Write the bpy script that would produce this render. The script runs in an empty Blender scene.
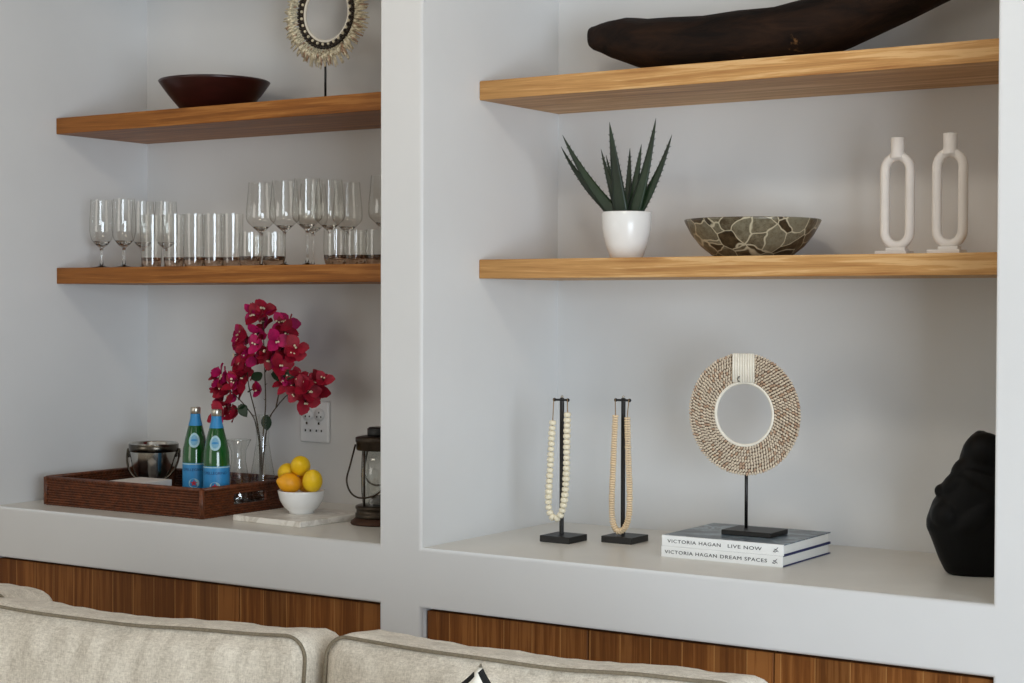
import bpy, bmesh, math, random
from mathutils import Vector, Matrix, noise
random.seed(7)
C = bpy.context.scene.collection
PI = math.pi

# ------------------------------------------------------------------ camera
FPX = 1735.0
PITCH, ROLL, YAW = -0.0211, 0.0029, -0.5822
EYE = Vector((0, 0, 1.45))
fw = Vector((math.sin(YAW)*math.cos(PITCH), math.cos(YAW)*math.cos(PITCH), math.sin(PITCH)))
r0 = Vector((math.cos(YAW), -math.sin(YAW), 0)); u0 = r0.cross(fw)
rt = r0*math.cos(ROLL) + u0*math.sin(ROLL); up = -r0*math.sin(ROLL) + u0*math.cos(ROLL)
cd = bpy.data.cameras.new('camera'); cam = bpy.data.objects.new('camera', cd); C.objects.link(cam)
cd.sensor_width = 36; cd.lens = FPX/1024*36; cd.clip_start = .05; cd.clip_end = 60
M = Matrix(((rt.x, up.x, -fw.x, 0), (rt.y, up.y, -fw.y, 0), (rt.z, up.z, -fw.z, 0), (0, 0, 0, 1)))
cam.matrix_world = Matrix.Translation(EYE) @ M
bpy.context.scene.camera = cam

def at(x, y, X=None, Y=None, Z=None):
    """the point of the place that lies on the plane X, Y or Z along the sight line"""
    d = fw + rt*((x-512)/FPX) - up*((y-341.5)/FPX)
    t = (X-EYE.x)/d.x if X is not None else (Y-EYE.y)/d.y if Y is not None else (Z-EYE.z)/d.z
    return EYE + d*t

# ------------------------------------------------------------------ materials
def lin(c):
    return tuple(((v/255)/12.92 if v/255 <= .04045 else ((v/255+.055)/1.055)**2.4) for v in c) + (1,)

class NT:
    def __init__(s, name):
        s.m = bpy.data.materials.new(name); s.m.use_nodes = True
        s.t = s.m.node_tree; s.p = s.t.nodes['Principled BSDF']
    def n(s, kind, **k):
        o = s.t.nodes.new(kind)
        for a, b in k.items():
            if a in o.inputs.keys(): o.inputs[a].default_value = b
            else: setattr(o, a, b)
        return o
    def l(s, a, b): s.t.links.new(a, b)
    def coords(s, scale=(1, 1, 1), kind='Object', rot=(0, 0, 0)):
        tc = s.n('ShaderNodeTexCoord'); mp = s.n('ShaderNodeMapping')
        mp.inputs['Scale'].default_value = scale; mp.inputs['Rotation'].default_value = rot
        s.l(tc.outputs[kind], mp.inputs['Vector']); return mp.outputs['Vector']
    def ramp(s, fac, stops):
        r = s.n('ShaderNodeValToRGB'); e = r.color_ramp.elements
        while len(e) < len(stops): e.new(.5)
        for i, (p, c) in enumerate(stops): e[i].position = p; e[i].color = c
        s.l(fac, r.inputs['Fac']); return r.outputs['Color']
    def noise(s, vec, scale, detail=4, rough=.55, dist=0):
        o = s.n('ShaderNodeTexNoise'); s.l(vec, o.inputs['Vector'])
        o.inputs['Scale'].default_value = scale; o.inputs['Detail'].default_value = detail
        o.inputs['Roughness'].default_value = rough; o.inputs['Distortion'].default_value = dist
        return o.outputs['Fac']
    def bump(s, h, strength=.2, dist=.01):
        b = s.n('ShaderNodeBump'); b.inputs['Strength'].default_value = strength; b.inputs['Distance'].default_value = dist
        s.l(h, b.inputs['Height']); s.l(b.outputs['Normal'], s.p.inputs['Normal'])
    def set(s, **k):
        for a, b in k.items(): s.p.inputs[a.replace('_', ' ')].default_value = b
        return s

def mottled(name, c, var=.12, scale=20, rough=.5, metal=0, bump=0, bscale=None, stretch=(1, 1, 1), **k):
    a = NT(name); v = a.coords(stretch)
    nz = a.noise(v, scale)
    L = lin(c)
    lo = tuple(x*(1-var) for x in L[:3]) + (1,); hi = tuple(min(1, x*(1+var)) for x in L[:3]) + (1,)
    a.l(a.ramp(nz, [(.3, lo), (.7, hi)]), a.p.inputs['Base Color'])
    a.set(Roughness=rough, Metallic=metal, **k)
    if bump: a.bump(a.noise(v, bscale or scale*3), bump, .004)
    return a.m

def wood(name, dark, mid, light, along='X', scale=1.0, rough=.45, boards=None):
    a = NT(name)
    st = {'X': (1.2, 22, 30), 'Z': (26, 26, .8), 'Y': (22, 1.2, 30)}[along]
    v = a.coords(tuple(q*scale for q in st))
    n1 = a.noise(v, 1.6, 6, .6, 1.2); n2 = a.noise(v, 7, 5, .7, .4)
    v2 = a.coords(tuple(q*scale*.18 for q in st)); n3 = a.noise(v2, 1.5, 2, .5, 0)
    mx = a.n('ShaderNodeMath', operation='MULTIPLY_ADD'); a.l(n2, mx.inputs[0]); mx.inputs[1].default_value = .35; a.l(n1, mx.inputs[2])
    m2 = a.n('ShaderNodeMath', operation='MULTIPLY_ADD'); a.l(n3, m2.inputs[0]); m2.inputs[1].default_value = .5; a.l(mx.outputs[0], m2.inputs[2])
    col = a.ramp(m2.outputs[0], [(.66, lin(dark)), (.92, lin(mid)), (1.16 if False else 1.0, lin(light))])
    sc = a.t.nodes[-1]
    if boards:
        tc = a.n('ShaderNodeTexCoord'); sx = a.n('ShaderNodeSeparateXYZ'); a.l(tc.outputs['Object'], sx.inputs[0])
        dv = a.n('ShaderNodeMath', operation='DIVIDE'); a.l(sx.outputs['X'], dv.inputs[0]); dv.inputs[1].default_value = boards
        fr = a.n('ShaderNodeMath', operation='FRACT'); a.l(dv.outputs[0], fr.inputs[0])
        fl = a.n('ShaderNodeMath', operation='FLOOR'); a.l(dv.outputs[0], fl.inputs[0])
        wn = a.n('ShaderNodeTexWhiteNoise', noise_dimensions='1D'); a.l(fl.outputs[0], wn.inputs['W'])
        hs = a.n('ShaderNodeHueSaturation'); a.l(col, hs.inputs['Color'])
        mr = a.n('ShaderNodeMapRange'); a.l(wn.outputs['Value'], mr.inputs['Value']); mr.inputs['To Min'].default_value = .8; mr.inputs['To Max'].default_value = 1.15
        a.l(mr.outputs['Result'], hs.inputs['Value'])
        lt = a.n('ShaderNodeMath', operation='LESS_THAN'); a.l(fr.outputs[0], lt.inputs[0]); lt.inputs[1].default_value = .022
        mix = a.n('ShaderNodeMixRGB'); a.l(lt.outputs[0], mix.inputs['Fac']); a.l(hs.outputs['Color'], mix.inputs['Color1']); mix.inputs['Color2'].default_value = lin((178, 128, 74))
        col = mix.outputs['Color']
    a.l(col, a.p.inputs['Base Color']); a.set(Roughness=rough)
    a.bump(m2.outputs[0], .12, .003); a.set(Specular_IOR_Level=.25)
    return a.m

def linen(name, c1, c2):
    a = NT(name); v = a.coords((1, 1, 1))
    v1 = a.coords((420, 420, 60)); v2 = a.coords((60, 420, 420)); v3 = a.coords((15, 15, 2.6), rot=(0, -.6, 0))
    n1 = a.noise(v1, 1, 3, .7); n2 = a.noise(v2, 1, 3, .7); n3 = a.noise(v3, 1.6, 4, .6, .6); n4 = a.noise(v, 150, 4, .7)
    ad = a.n('ShaderNodeMath', operation='ADD'); a.l(n1, ad.inputs[0]); a.l(n2, ad.inputs[1])
    ad2 = a.n('ShaderNodeMath', operation='MULTIPLY_ADD'); a.l(n3, ad2.inputs[0]); ad2.inputs[1].default_value = 1.0; a.l(ad.outputs[0], ad2.inputs[2])  # slanted fold shading is mixed into the colour as well as the bump
    ad3 = a.n('ShaderNodeMath', operation='MULTIPLY_ADD'); a.l(n4, ad3.inputs[0]); ad3.inputs[1].default_value = .9; a.l(ad2.outputs[0], ad3.inputs[2])
    dv = a.n('ShaderNodeMath', operation='DIVIDE'); a.l(ad3.outputs[0], dv.inputs[0]); dv.inputs[1].default_value = 3.9
    a.l(a.ramp(dv.outputs[0], [(.38, lin(c1)), (.62, lin(c2))]), a.p.inputs['Base Color'])
    a.set(Roughness=.95, Sheen_Weight=.15)
    a.bump(dv.outputs[0], .5, .006)
    return a.m

def glass(name, col=(1, 1, 1), rough=0.0):
    a = NT(name); a.set(Base_Color=tuple(col)+(1,), Roughness=rough, IOR=1.45, Transmission_Weight=1.0)
    v = a.coords(); nz = a.noise(v, 60, 2)
    a.bump(nz, .02, .001)
    return a.m

def thin_glass(name, tint=(.97, .97, .955), edge=(.56, .53, .49), spec=.11):
    """window-thin glass: see-through with a tint that deepens at the rim, and mirror reflections"""
    m = bpy.data.materials.new(name); m.use_nodes = True; t = m.node_tree; t.nodes.clear()
    out = t.nodes.new('ShaderNodeOutputMaterial'); mix = t.nodes.new('ShaderNodeMixShader')
    tr = t.nodes.new('ShaderNodeBsdfTransparent'); gl = t.nodes.new('ShaderNodeBsdfGlossy'); gl.inputs['Roughness'].default_value = .03
    lw = t.nodes.new('ShaderNodeLayerWeight'); lw.inputs['Blend'].default_value = .5
    r = t.nodes.new('ShaderNodeValToRGB'); e = r.color_ramp.elements; e[0].position = .6; e[0].color = tint+(1,); e[1].position = 1; e[1].color = edge+(1,)
    pw = t.nodes.new('ShaderNodeMath'); pw.operation = 'POWER'; pw.inputs[1].default_value = 5
    ma = t.nodes.new('ShaderNodeMath'); ma.operation = 'MULTIPLY_ADD'; ma.inputs[1].default_value = .45; ma.inputs[2].default_value = spec
    L = t.links.new
    L(lw.outputs['Facing'], r.inputs['Fac']); L(r.outputs['Color'], tr.inputs['Color'])
    L(lw.outputs['Facing'], pw.inputs[0]); L(pw.outputs[0], ma.inputs[0]); L(ma.outputs[0], mix.inputs['Fac'])
    L(tr.outputs[0], mix.inputs[1]); L(gl.outputs[0], mix.inputs[2]); L(mix.outputs[0], out.inputs['Surface'])
    return m

MAT = {}
MAT['plaster'] = mottled('plaster', (222, 222, 221), .02, 3, .62, bump=.05, bscale=40)
MAT['ledge'] = mottled('ledge_warm_cast', (224, 221, 213), .04, 5, .32, bump=.03, bscale=30)  # glossier plaster, warm cast of light and reflections put into its colour
MAT['ceiling'] = mottled('ceiling_paint', (225, 225, 225), .02, 4, .8)
MAT['floor'] = wood('floor_boards', (120, 95, 70), (160, 132, 102), (180, 150, 118), 'X', .6)
MAT['oak'] = wood('oak_shelf', (156, 106, 58), (198, 150, 92), (216, 174, 120), 'X')
MAT['oak_left_shaded'] = wood('oak_shelf_shaded', (116, 68, 26), (154, 96, 42), (172, 114, 56), 'X')  # same oak as the right shelves, with the niche shade put into the colour
MAT['door_oak'] = wood('cabinet_oak', (94, 52, 20), (124, 74, 32), (144, 92, 46), 'Z', 1.2, .5, boards=.082)
MAT['gap'] = mottled('cabinet_shadow', (20, 15, 12), .1, 10, .8)
MAT['glass'] = glass('clear_glass', (.96, .95, .93))
MAT['base_glass'] = glass('base_glass', (.58, .40, .29))  # brown tint stands in for the shelf reflected and refracted in the bases
MAT['thin_glass'] = thin_glass('thin_glass')
MAT['smoke_glass'] = thin_glass('vase_glass', (.95, .96, .95), (.5, .5, .47))
MAT['mahogany'] = mottled('mahogany', (46, 13, 10), .35, 12, .35, stretch=(1, 1, 5))
MAT['black'] = mottled('black_iron', (8, 7, 7), .2, 40, .45)
MAT['stone_black'] = mottled('black_stone', (4, 4, 4), .3, 30, .55, bump=.1, Specular_IOR_Level=.18)
MAT['drift'] = None
MAT['white_ceramic'] = mottled('white_glaze', (238, 237, 234), .02, 10, .22)
MAT['white_matte'] = mottled('matte_ceramic', (226, 218, 210), .03, 30, .7, bump=.05, bscale=120)
MAT['aloe'] = mottled('aloe_skin', (24, 44, 22), .5, 14, .45, stretch=(1, 1, .4))
MAT['soil'] = mottled('soil', (40, 30, 22), .4, 90, .95, bump=.6)
MAT['steel'] = mottled('steel', (190, 188, 182), .04, 30, .12, 1.0)
MAT['dark_steel'] = mottled('bucket_band', (90, 84, 76), .1, 30, .25, 1.0)
MAT['bronze'] = mottled('aged_bronze', (70, 62, 54), .25, 40, .38, .9)
MAT['rust'] = mottled('rusty_foot', (72, 46, 32), .3, 40, .55, .5)
MAT['rattan'] = mottled('rattan', (98, 50, 24), .5, 70, .42, bump=.25, bscale=160)
MAT['rattan_dark'] = mottled('rattan_core', (40, 20, 12), .3, 40, .6)
MAT['lemon'] = mottled('lemon_peel', (250, 200, 22), .12, 25, .42, bump=.35, bscale=260)
MAT['lemon_orange'] = mottled('ripe_lemon_peel', (240, 166, 22), .12, 25, .42, bump=.35, bscale=260)
MAT['bract'] = mottled('crimson_bract', (156, 8, 42), .3, 60, .6)
MAT['bract_pink'] = mottled('magenta_bract', (182, 12, 90), .3, 60, .6)
MAT['floret'] = mottled('cream_floret', (236, 222, 190), .1, 60, .6)
MAT['stem'] = mottled('woody_stem', (62, 48, 32), .3, 60, .7)
MAT['leaf'] = mottled('dark_leaf', (24, 46, 26), .3, 50, .45)
MAT['marble'] = None
MAT['cream'] = mottled('cream_cloth', (240, 234, 220), .05, 120, .9)
MAT['black_cloth'] = mottled('black_cloth', (16, 15, 15), .2, 120, .95)
MAT['linen'] = linen('linen', (176, 164, 146), (246, 237, 220))
MAT['piping'] = mottled('piping_cloth', (128, 117, 98), .2, 200, .95)
MAT['bead_bone'] = mottled('bone_bead', (236, 226, 200), .12, 70, .5)
MAT['bead_wood'] = mottled('wood_bead', (232, 206, 168), .16, 90, .55)
MAT['cord'] = mottled('cord', (150, 120, 80), .2, 100, .8)
MAT['shell'] = mottled('small_shell', (212, 196, 174), .3, 220, .4)
MAT['shell_brown'] = mottled('brown_shell', (186, 156, 130), .3, 160, .5)
MAT['backing'] = mottled('dark_backing', (84, 66, 52), .3, 80, .8)
MAT['rim'] = mottled('white_rim', (238, 232, 218), .05, 80, .7)
MAT['shell_old'] = mottled('old_shell', (226, 216, 188), .3, 120, .45)
MAT['dark_bead'] = mottled('dark_bead', (44, 36, 28), .3, 90, .5)
MAT['paper'] = mottled('book_paper', (232, 230, 224), .05, 40, .8, stretch=(1, 1, 60))
MAT['spine'] = mottled('book_cloth', (240, 240, 238), .02, 60, .5)
MAT['ink'] = mottled('ink', (20, 20, 22), .1, 60, .6)
MAT['ink_blue'] = mottled('ink_blue', (12, 26, 88), .1, 60, .6)
MAT['plate_white'] = mottled('outlet_plastic', (232, 233, 234), .02, 20, .35)
MAT['hole'] = mottled('socket_hole', (20, 20, 20), .1, 20, .6)
MAT['cap'] = mottled('foil_cap', (196, 190, 178), .1, 30, .3, .9)
MAT['label_blue'] = mottled('blue_label', (46, 138, 196), .12, 40, .45)
MAT['label_pale'] = mottled('pale_label', (170, 206, 216), .1, 60, .45)
MAT['label_mid'] = mottled('mid_label', (120, 172, 200), .15, 90, .45)
MAT['label_red'] = mottled('red_star', (196, 30, 44), .05, 60, .5)
MAT['bottle'] = mottled('green_glass', (6, 84, 26), .15, 6, .08, Coat_Weight=.6)

def drift_mat():
    a = NT('weathered_wood'); v = a.coords((3, 12, 12)); n1 = a.noise(v, 2, 6, .65, .6)
    v2 = a.coords((1, 1, 1)); n2 = a.noise(v2, 9, 5, .7)
    c1 = a.ramp(n1, [(.35, lin((18, 12, 9))), (.7, lin((48, 31, 20)))])
    k = a.ramp(n2, [(.66, (0, 0, 0, 1)), (.72, (1, 1, 1, 1))])
    mx = a.n('ShaderNodeMixRGB'); a.l(k, mx.inputs['Fac']); a.l(c1, mx.inputs['Color1']); mx.inputs['Color2'].default_value = lin((112, 78, 46))
    a.l(mx.outputs['Color'], a.p.inputs['Base Color']); a.set(Roughness=.75, Specular_IOR_Level=.15); a.bump(n1, .4, .01); return a.m
MAT['drift'] = drift_mat()
def marble_mat():
    a = NT('white_marble'); v = a.coords(); n1 = a.noise(v, 7, 8, .6, 1.5)
    a.l(a.ramp(n1, [(.42, lin((236, 230, 220))), (.5, lin((206, 198, 186))), (.58, lin((236, 231, 222)))]), a.p.inputs['Base Color']); a.set(Roughness=.3); return a.m
MAT['marble'] = marble_mat()
def shellbowl_mat():
    a = NT('cracked_shell'); v = a.coords()
    dn = a.n('ShaderNodeTexNoise'); a.l(v, dn.inputs['Vector']); dn.inputs['Scale'].default_value = 14
    mxv = a.n('ShaderNodeMixRGB', blend_type='LINEAR_LIGHT'); mxv.inputs['Fac'].default_value = .025; a.l(v, mxv.inputs['Color1']); a.l(dn.outputs['Color'], mxv.inputs['Color2'])
    vo = a.n('ShaderNodeTexVoronoi', feature='DISTANCE_TO_EDGE'); a.l(mxv.outputs['Color'], vo.inputs['Vector']); vo.inputs['Scale'].default_value = 19
    vc = a.n('ShaderNodeTexVoronoi'); a.l(mxv.outputs['Color'], vc.inputs['Vector']); vc.inputs['Scale'].default_value = 19
    n2 = a.noise(v, 70, 7, .8)
    sep = a.n('ShaderNodeSeparateColor'); a.l(vc.outputs['Color'], sep.inputs['Color'])
    ad = a.n('ShaderNodeMath', operation='MULTIPLY_ADD'); a.l(sep.outputs['Red'], ad.inputs[0]); ad.inputs[1].default_value = .45; a.l(n2, ad.inputs[2])
    base = a.ramp(ad.outputs[0], [(.42, lin((34, 27, 18))), (.66, lin((74, 62, 44))), (.95, lin((124, 118, 98)))])
    edge = a.ramp(vo.outputs['Distance'], [(.012, (.8, .8, .8, 1)), (.04, (0, 0, 0, 1))])
    mx = a.n('ShaderNodeMixRGB'); a.l(edge, mx.inputs['Fac']); a.l(base, mx.inputs['Color1']); mx.inputs['Color2'].default_value = lin((206, 196, 168))
    a.l(mx.outputs['Color'], a.p.inputs['Base Color']); a.set(Roughness=.3); return a.m
MAT['shell_bowl'] = shellbowl_mat()
def cover_mat():
    a = NT('photo_cover'); v = a.coords((1, 1.6, 1)); n1 = a.noise(v, 9, 6, .65, .8)
    a.l(a.ramp(n1, [(.36, lin((18, 24, 32))), (.48, lin((70, 88, 104))), (.56, lin((140, 156, 166))), (.62, lin((40, 52, 64))), (.75, lin((176, 184, 186)))]), a.p.inputs['Base Color'])
    a.set(Roughness=.28); return a.m
MAT['cover'] = cover_mat()

# ------------------------------------------------------------------ mesh helpers
def bx(bm, lo, hi, mi=0, bev=0, seg=2, rotz=0, piv=None):
    res = bmesh.ops.create_cube(bm, size=1)
    vs = res['verts']; lo = Vector(lo); hi = Vector(hi); c = (lo+hi)/2; s = hi-lo
    for v in vs: v.co = Vector((v.co.x*s.x, v.co.y*s.y, v.co.z*s.z)) + c
    fs = set(f for v in vs for f in v.link_faces)
    if bev:
        r = bmesh.ops.bevel(bm, geom=list({e for v in vs for e in v.link_edges}), offset=bev, segments=seg, affect='EDGES', profile=.5)
        fs = set(f for f in r['faces']) | {f for f in fs if f.is_valid}
    for f in fs: f.material_index = mi
    if rotz:
        vv = {v for f in fs for v in f.verts}; p = Vector(piv) if piv else c
        bmesh.ops.rotate(bm, verts=list(vv), cent=p, matrix=Matrix.Rotation(rotz, 3, 'Z'))
    return fs

def lathe(bm, prof, segs=48, mi=0, center=(0, 0, 0), sx=1, sy=1, smooth=True, closed=False):
    c = Vector(center); rings = []
    for r, z in prof:
        if r < 1e-6: rings.append([bm.verts.new(c+Vector((0, 0, z)))])
        else: rings.append([bm.verts.new(c+Vector((r*sx*math.cos(2*PI*i/segs), r*sy*math.sin(2*PI*i/segs), z))) for i in range(segs)])
    prs = list(zip(rings, rings[1:])) + ([(rings[-1], rings[0])] if closed else [])
    for a, b in prs:
        for i in range(segs):
            j = (i+1) % segs
            if len(a) == 1 and len(b) == 1: continue
            if len(a) == 1: vs = (a[0], b[j], b[i])
            elif len(b) == 1: vs = (a[i], a[j], b[0])
            else: vs = (a[i], a[j], b[j], b[i])
            f = bm.faces.new(vs); f.smooth = smooth; f.material_index = mi

def tube(bm, pts, rad, segs=8, mi=0, closed=False, cap=True, flat=1.0):
    pts = [Vector(p) for p in pts]; n = len(pts)
    rad = rad if isinstance(rad, (list, tuple)) else [rad]*n
    rings = []; prev = None
    for i, p in enumerate(pts):
        a = pts[(i-1) % n] if (closed or i > 0) else pts[i]; b = pts[(i+1) % n] if (closed or i < n-1) else pts[i]
        t = (b-a).normalized()
        if prev is None:
            ref = Vector((0, 0, 1)) if abs(t.z) < .9 else Vector((0, 1, 0))
            x = t.cross(ref).normalized()
        else:
            x = (prev - t*prev.dot(t)).normalized()
        prev = x; y = t.cross(x)
        rings.append([bm.verts.new(p + (x*math.cos(2*PI*k/segs) + y*flat*math.sin(2*PI*k/segs))*rad[i]) for k in range(segs)])
    for i in range(n if closed else n-1):
        a, b = rings[i], rings[(i+1) % n]
        for k in range(segs):
            f = bm.faces.new((a[k], a[(k+1) % segs], b[(k+1) % segs], b[k])); f.smooth = True; f.material_index = mi
    if cap and not closed:
        f = bm.faces.new(rings[0][::-1]); f.material_index = mi
        f = bm.faces.new(rings[-1]); f.material_index = mi

def ball(bm, c, r, mi=0, u=16, v=10, scale=(1, 1, 1), rot=None):
    res = bmesh.ops.create_uvsphere(bm, u_segments=u, v_segments=v, radius=1)
    for w in res['verts']:
        q = Vector((w.co.x*scale[0], w.co.y*scale[1], w.co.z*scale[2]))*r
        if rot: q = rot @ q
        w.co = q + Vector(c)
    for f in {f for w in res['verts'] for f in w.link_faces}: f.smooth = True; f.material_index = mi

def obj(name, bm, mats, parent=None, loc=None, rotz=0):
    me = bpy.data.meshes.new(name)
    bmesh.ops.recalc_face_normals(bm, faces=bm.faces[:])
    bm.to_mesh(me); bm.free()
    if not isinstance(mats, (list, tuple)): mats = [mats]
    for m in mats: me.materials.append(MAT[m] if isinstance(m, str) else m)
    o = bpy.data.objects.new(name, me); C.objects.link(o)
    if parent: o.parent = parent
    if loc is not None: o.location = loc
    if rotz: o.rotation_euler.z = rotz
    return o

def tag(o, label, cat, group=None, kind=None):
    o['label'] = label; o['category'] = cat
    if group: o['group'] = group
    if kind: o['kind'] = kind
    return o

def thing(name, label, cat, loc=(0, 0, 0), rotz=0, group=None):
    o = bpy.data.objects.new(name, None); C.objects.link(o); o.empty_display_size = .05
    o.location = loc; o.rotation_euler = (0, 0, rotz)
    return tag(o, label, cat, group)

def struct(name, bm, m, loc=None):
    o = obj(name, bm, m, loc=loc); o['kind'] = 'structure'; return o

def dup(root, loc, rotz, label, group=None):
    r = root.copy(); C.objects.link(r); r.location = loc; r.rotation_euler = (0, 0, rotz); r['label'] = label
    if group: r['group'] = group
    for ch in list(root.children):
        c = ch.copy(); C.objects.link(c); c.parent = r
        for g in list(ch.children):
            d = g.copy(); C.objects.link(d); d.parent = c
    return r

def text_bm(s, size, spacing=1.0, align='LEFT', wrap_r=None):
    cu = bpy.data.curves.new('lettering', 'FONT'); cu.body = s; cu.size = size; cu.space_character = spacing
    cu.align_x = align; cu.extrude = 0; cu.offset = 0; cu.resolution_u = 3
    o = bpy.data.objects.new('lettering', cu); C.objects.link(o)
    bpy.context.view_layer.update()
    me = bpy.data.meshes.new_from_object(o.evaluated_get(bpy.context.evaluated_depsgraph_get()))
    bpy.data.objects.remove(o); bpy.data.curves.remove(cu)
    bm = bmesh.new(); bm.from_mesh(me); bpy.data.meshes.remove(me)
    for f in bm.faces: f.material_index = 0
    return bm   # lies in XY, x along the line

def width(bm):
    xs = [v.co.x for v in bm.verts]; return max(xs)-min(xs), min(xs)

# ------------------------------------------------------------------ the setting
YF, YS, YB = 3.514, 3.768, 4.1616
XL, XP1, XP2, XR = -4.195, -2.719, -2.586, -1.1276
ZL, ZC = .8372, .685
T1, M1, TH = 2.037, 1.569, .05
T1L, M1L = 2.031, 1.562
ZTOP, ZCEIL = 2.5, 2.75

bm = bmesh.new()
xs = [-7.0, XL, XP1, XP2, XR, 1.6]; zs = [0.0, ZC, ZL, ZTOP, ZCEIL]
vg = {}
def V(x, y, z):
    k = (round(x, 4), round(y, 4), round(z, 4))
    if k not in vg: vg[k] = bm.verts.new((x, y, z))
    return vg[k]
for i in range(5):
    for j in range(4):
        x0, x1, z0, z1 = xs[i], xs[i+1], zs[j], zs[j+1]
        hole = i in (1, 3) and j in (0, 2)
        if not hole:
            bm.faces.new((V(x0, YF, z0), V(x1, YF, z0), V(x1, YF, z1), V(x0, YF, z1)))
        else:
            d = YB if j == 2 else YB
            sides = [((x0, z0), (x0, z1)), ((x1, z1), (x1, z0)), ((x0, z1), (x1, z1))]
            for a, b in sides:
                bm.faces.new((V(a[0], YF, a[1]), V(b[0], YF, b[1]), V(b[0], d, b[1]), V(a[0], d, a[1])))
            if j == 2:
                f = bm.faces.new((V(x1, YF, z0), V(x0, YF, z0), V(x0, d, z0), V(x1, d, z0))); f.material_index = 1
bmesh.ops.recalc_face_normals(bm, faces=bm.faces[:])
ed = []
for e in bm.edges:
    if len(e.link_faces) == 2 and e.calc_face_angle(0) > 1 and all(abs(v.co.y-YF) < 1e-4 for v in e.verts): ed.append(e)
r = bmesh.ops.bevel(bm, geom=ed, offset=.009, segments=5, affect='EDGES', profile=.5)
for f in r['faces']: f.smooth = True
w = struct('wall_front', bm, ['plaster', 'ledge'])
bm = bmesh.new(); bx(bm, (-7, YB, 0), (1.6, YB+.1, ZCEIL)); struct('wall_back', bm, 'plaster')
bm = bmesh.new(); bx(bm, (-8, -4.0, -.1), (4, YB+.1, 0)); struct('floor', bm, 'floor')
bm = bmesh.new(); bx(bm, (-8, -4.0, ZCEIL), (4, YB+.1, ZCEIL+.1)); struct('ceiling', bm, 'ceiling')

# cabinets behind the sofa
def cabinet(x0, x1, seams, label):
    t = thing('cabinet', label, 'cabinet', ((x0+x1)/2, YF+.02, 0))
    cx = (x0+x1)/2; b = bmesh.new()
    bx(b, (x0-cx+.004, .024, .0), (x1-cx-.004, .55, ZC-.004)); obj('carcass', b, 'gap', t)
    ed = [x0+.004] + seams + [x1-.004]
    for a, c in zip(ed, ed[1:]):
        b = bmesh.new(); bx(b, (a+.0015-cx, 0, .08), (c-.0015-cx, .022, ZC-.008), 0, .0012, 1); obj('door', b, 'door_oak', t)
    b = bmesh.new(); bx(b, (x0-cx+.004, .012, 0), (x1-cx-.004, .023, .078)); obj('plinth', b, 'gap', t)
    return t
cabinet(XL, XP1, [at(238, 600, Y=3.53).x], 'dark oak cabinet with flush vertical-grain doors under the left niche')
cabinet(XP2, XR, [at(587, 640, Y=3.53).x, at(773, 660, Y=3.53).x], 'oak cabinet with flush vertical-grain doors under the right niche')

# floating shelves
def shelf(x0, x1, top, label, m='oak'):
    b = bmesh.new(); cx = (x0+x1)/2
    bx(b, (x0-cx+.001, YS-YB, -TH), (x1-cx-.001, -.001, 0), 0, .0018, 2)
    o = obj('floating_shelf', b, m, loc=(cx, YB, top)); return tag(o, label, 'shelf')
shelf(XL, XP1, T1L, 'thick oak floating shelf holding the dark wooden bowl, upper shelf of the left niche', 'oak_left_shaded')
shelf(XL, XP1, M1L, 'thick oak floating shelf full of drinking glasses in the left niche', 'oak_left_shaded')
shelf(XP2, XR, T1, 'thick oak floating shelf under the long dark carved log, top of the right niche')
shelf(XP2, XR, M1, 'thick oak floating shelf holding the aloe and the shell bowl in the right niche')

# ------------------------------------------------------------------ left niche, upper shelf
p = at(214.5, 90, Y=3.95)
b = bmesh.new()
lathe(b, [(0, 0), (.085, 0), (.095, .004), (.118, .03), (.143, .06), (.166, .092), (.170, .098), (.167, .101), (.162, .097), (.138, .064), (.113, .034), (.085, .014), (0, .012)], 64)
tag(obj('wooden_bowl', b, 'mahogany', loc=(p.x, 3.95, T1L)), 'wide dark reddish-brown wooden bowl on the upper left shelf', 'bowl')

def necklace_stand(loc, rod_h, base, rod_r, label, tilt=0):
    t = thing('display_stand', label, 'display stand', loc)
    return t

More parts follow.
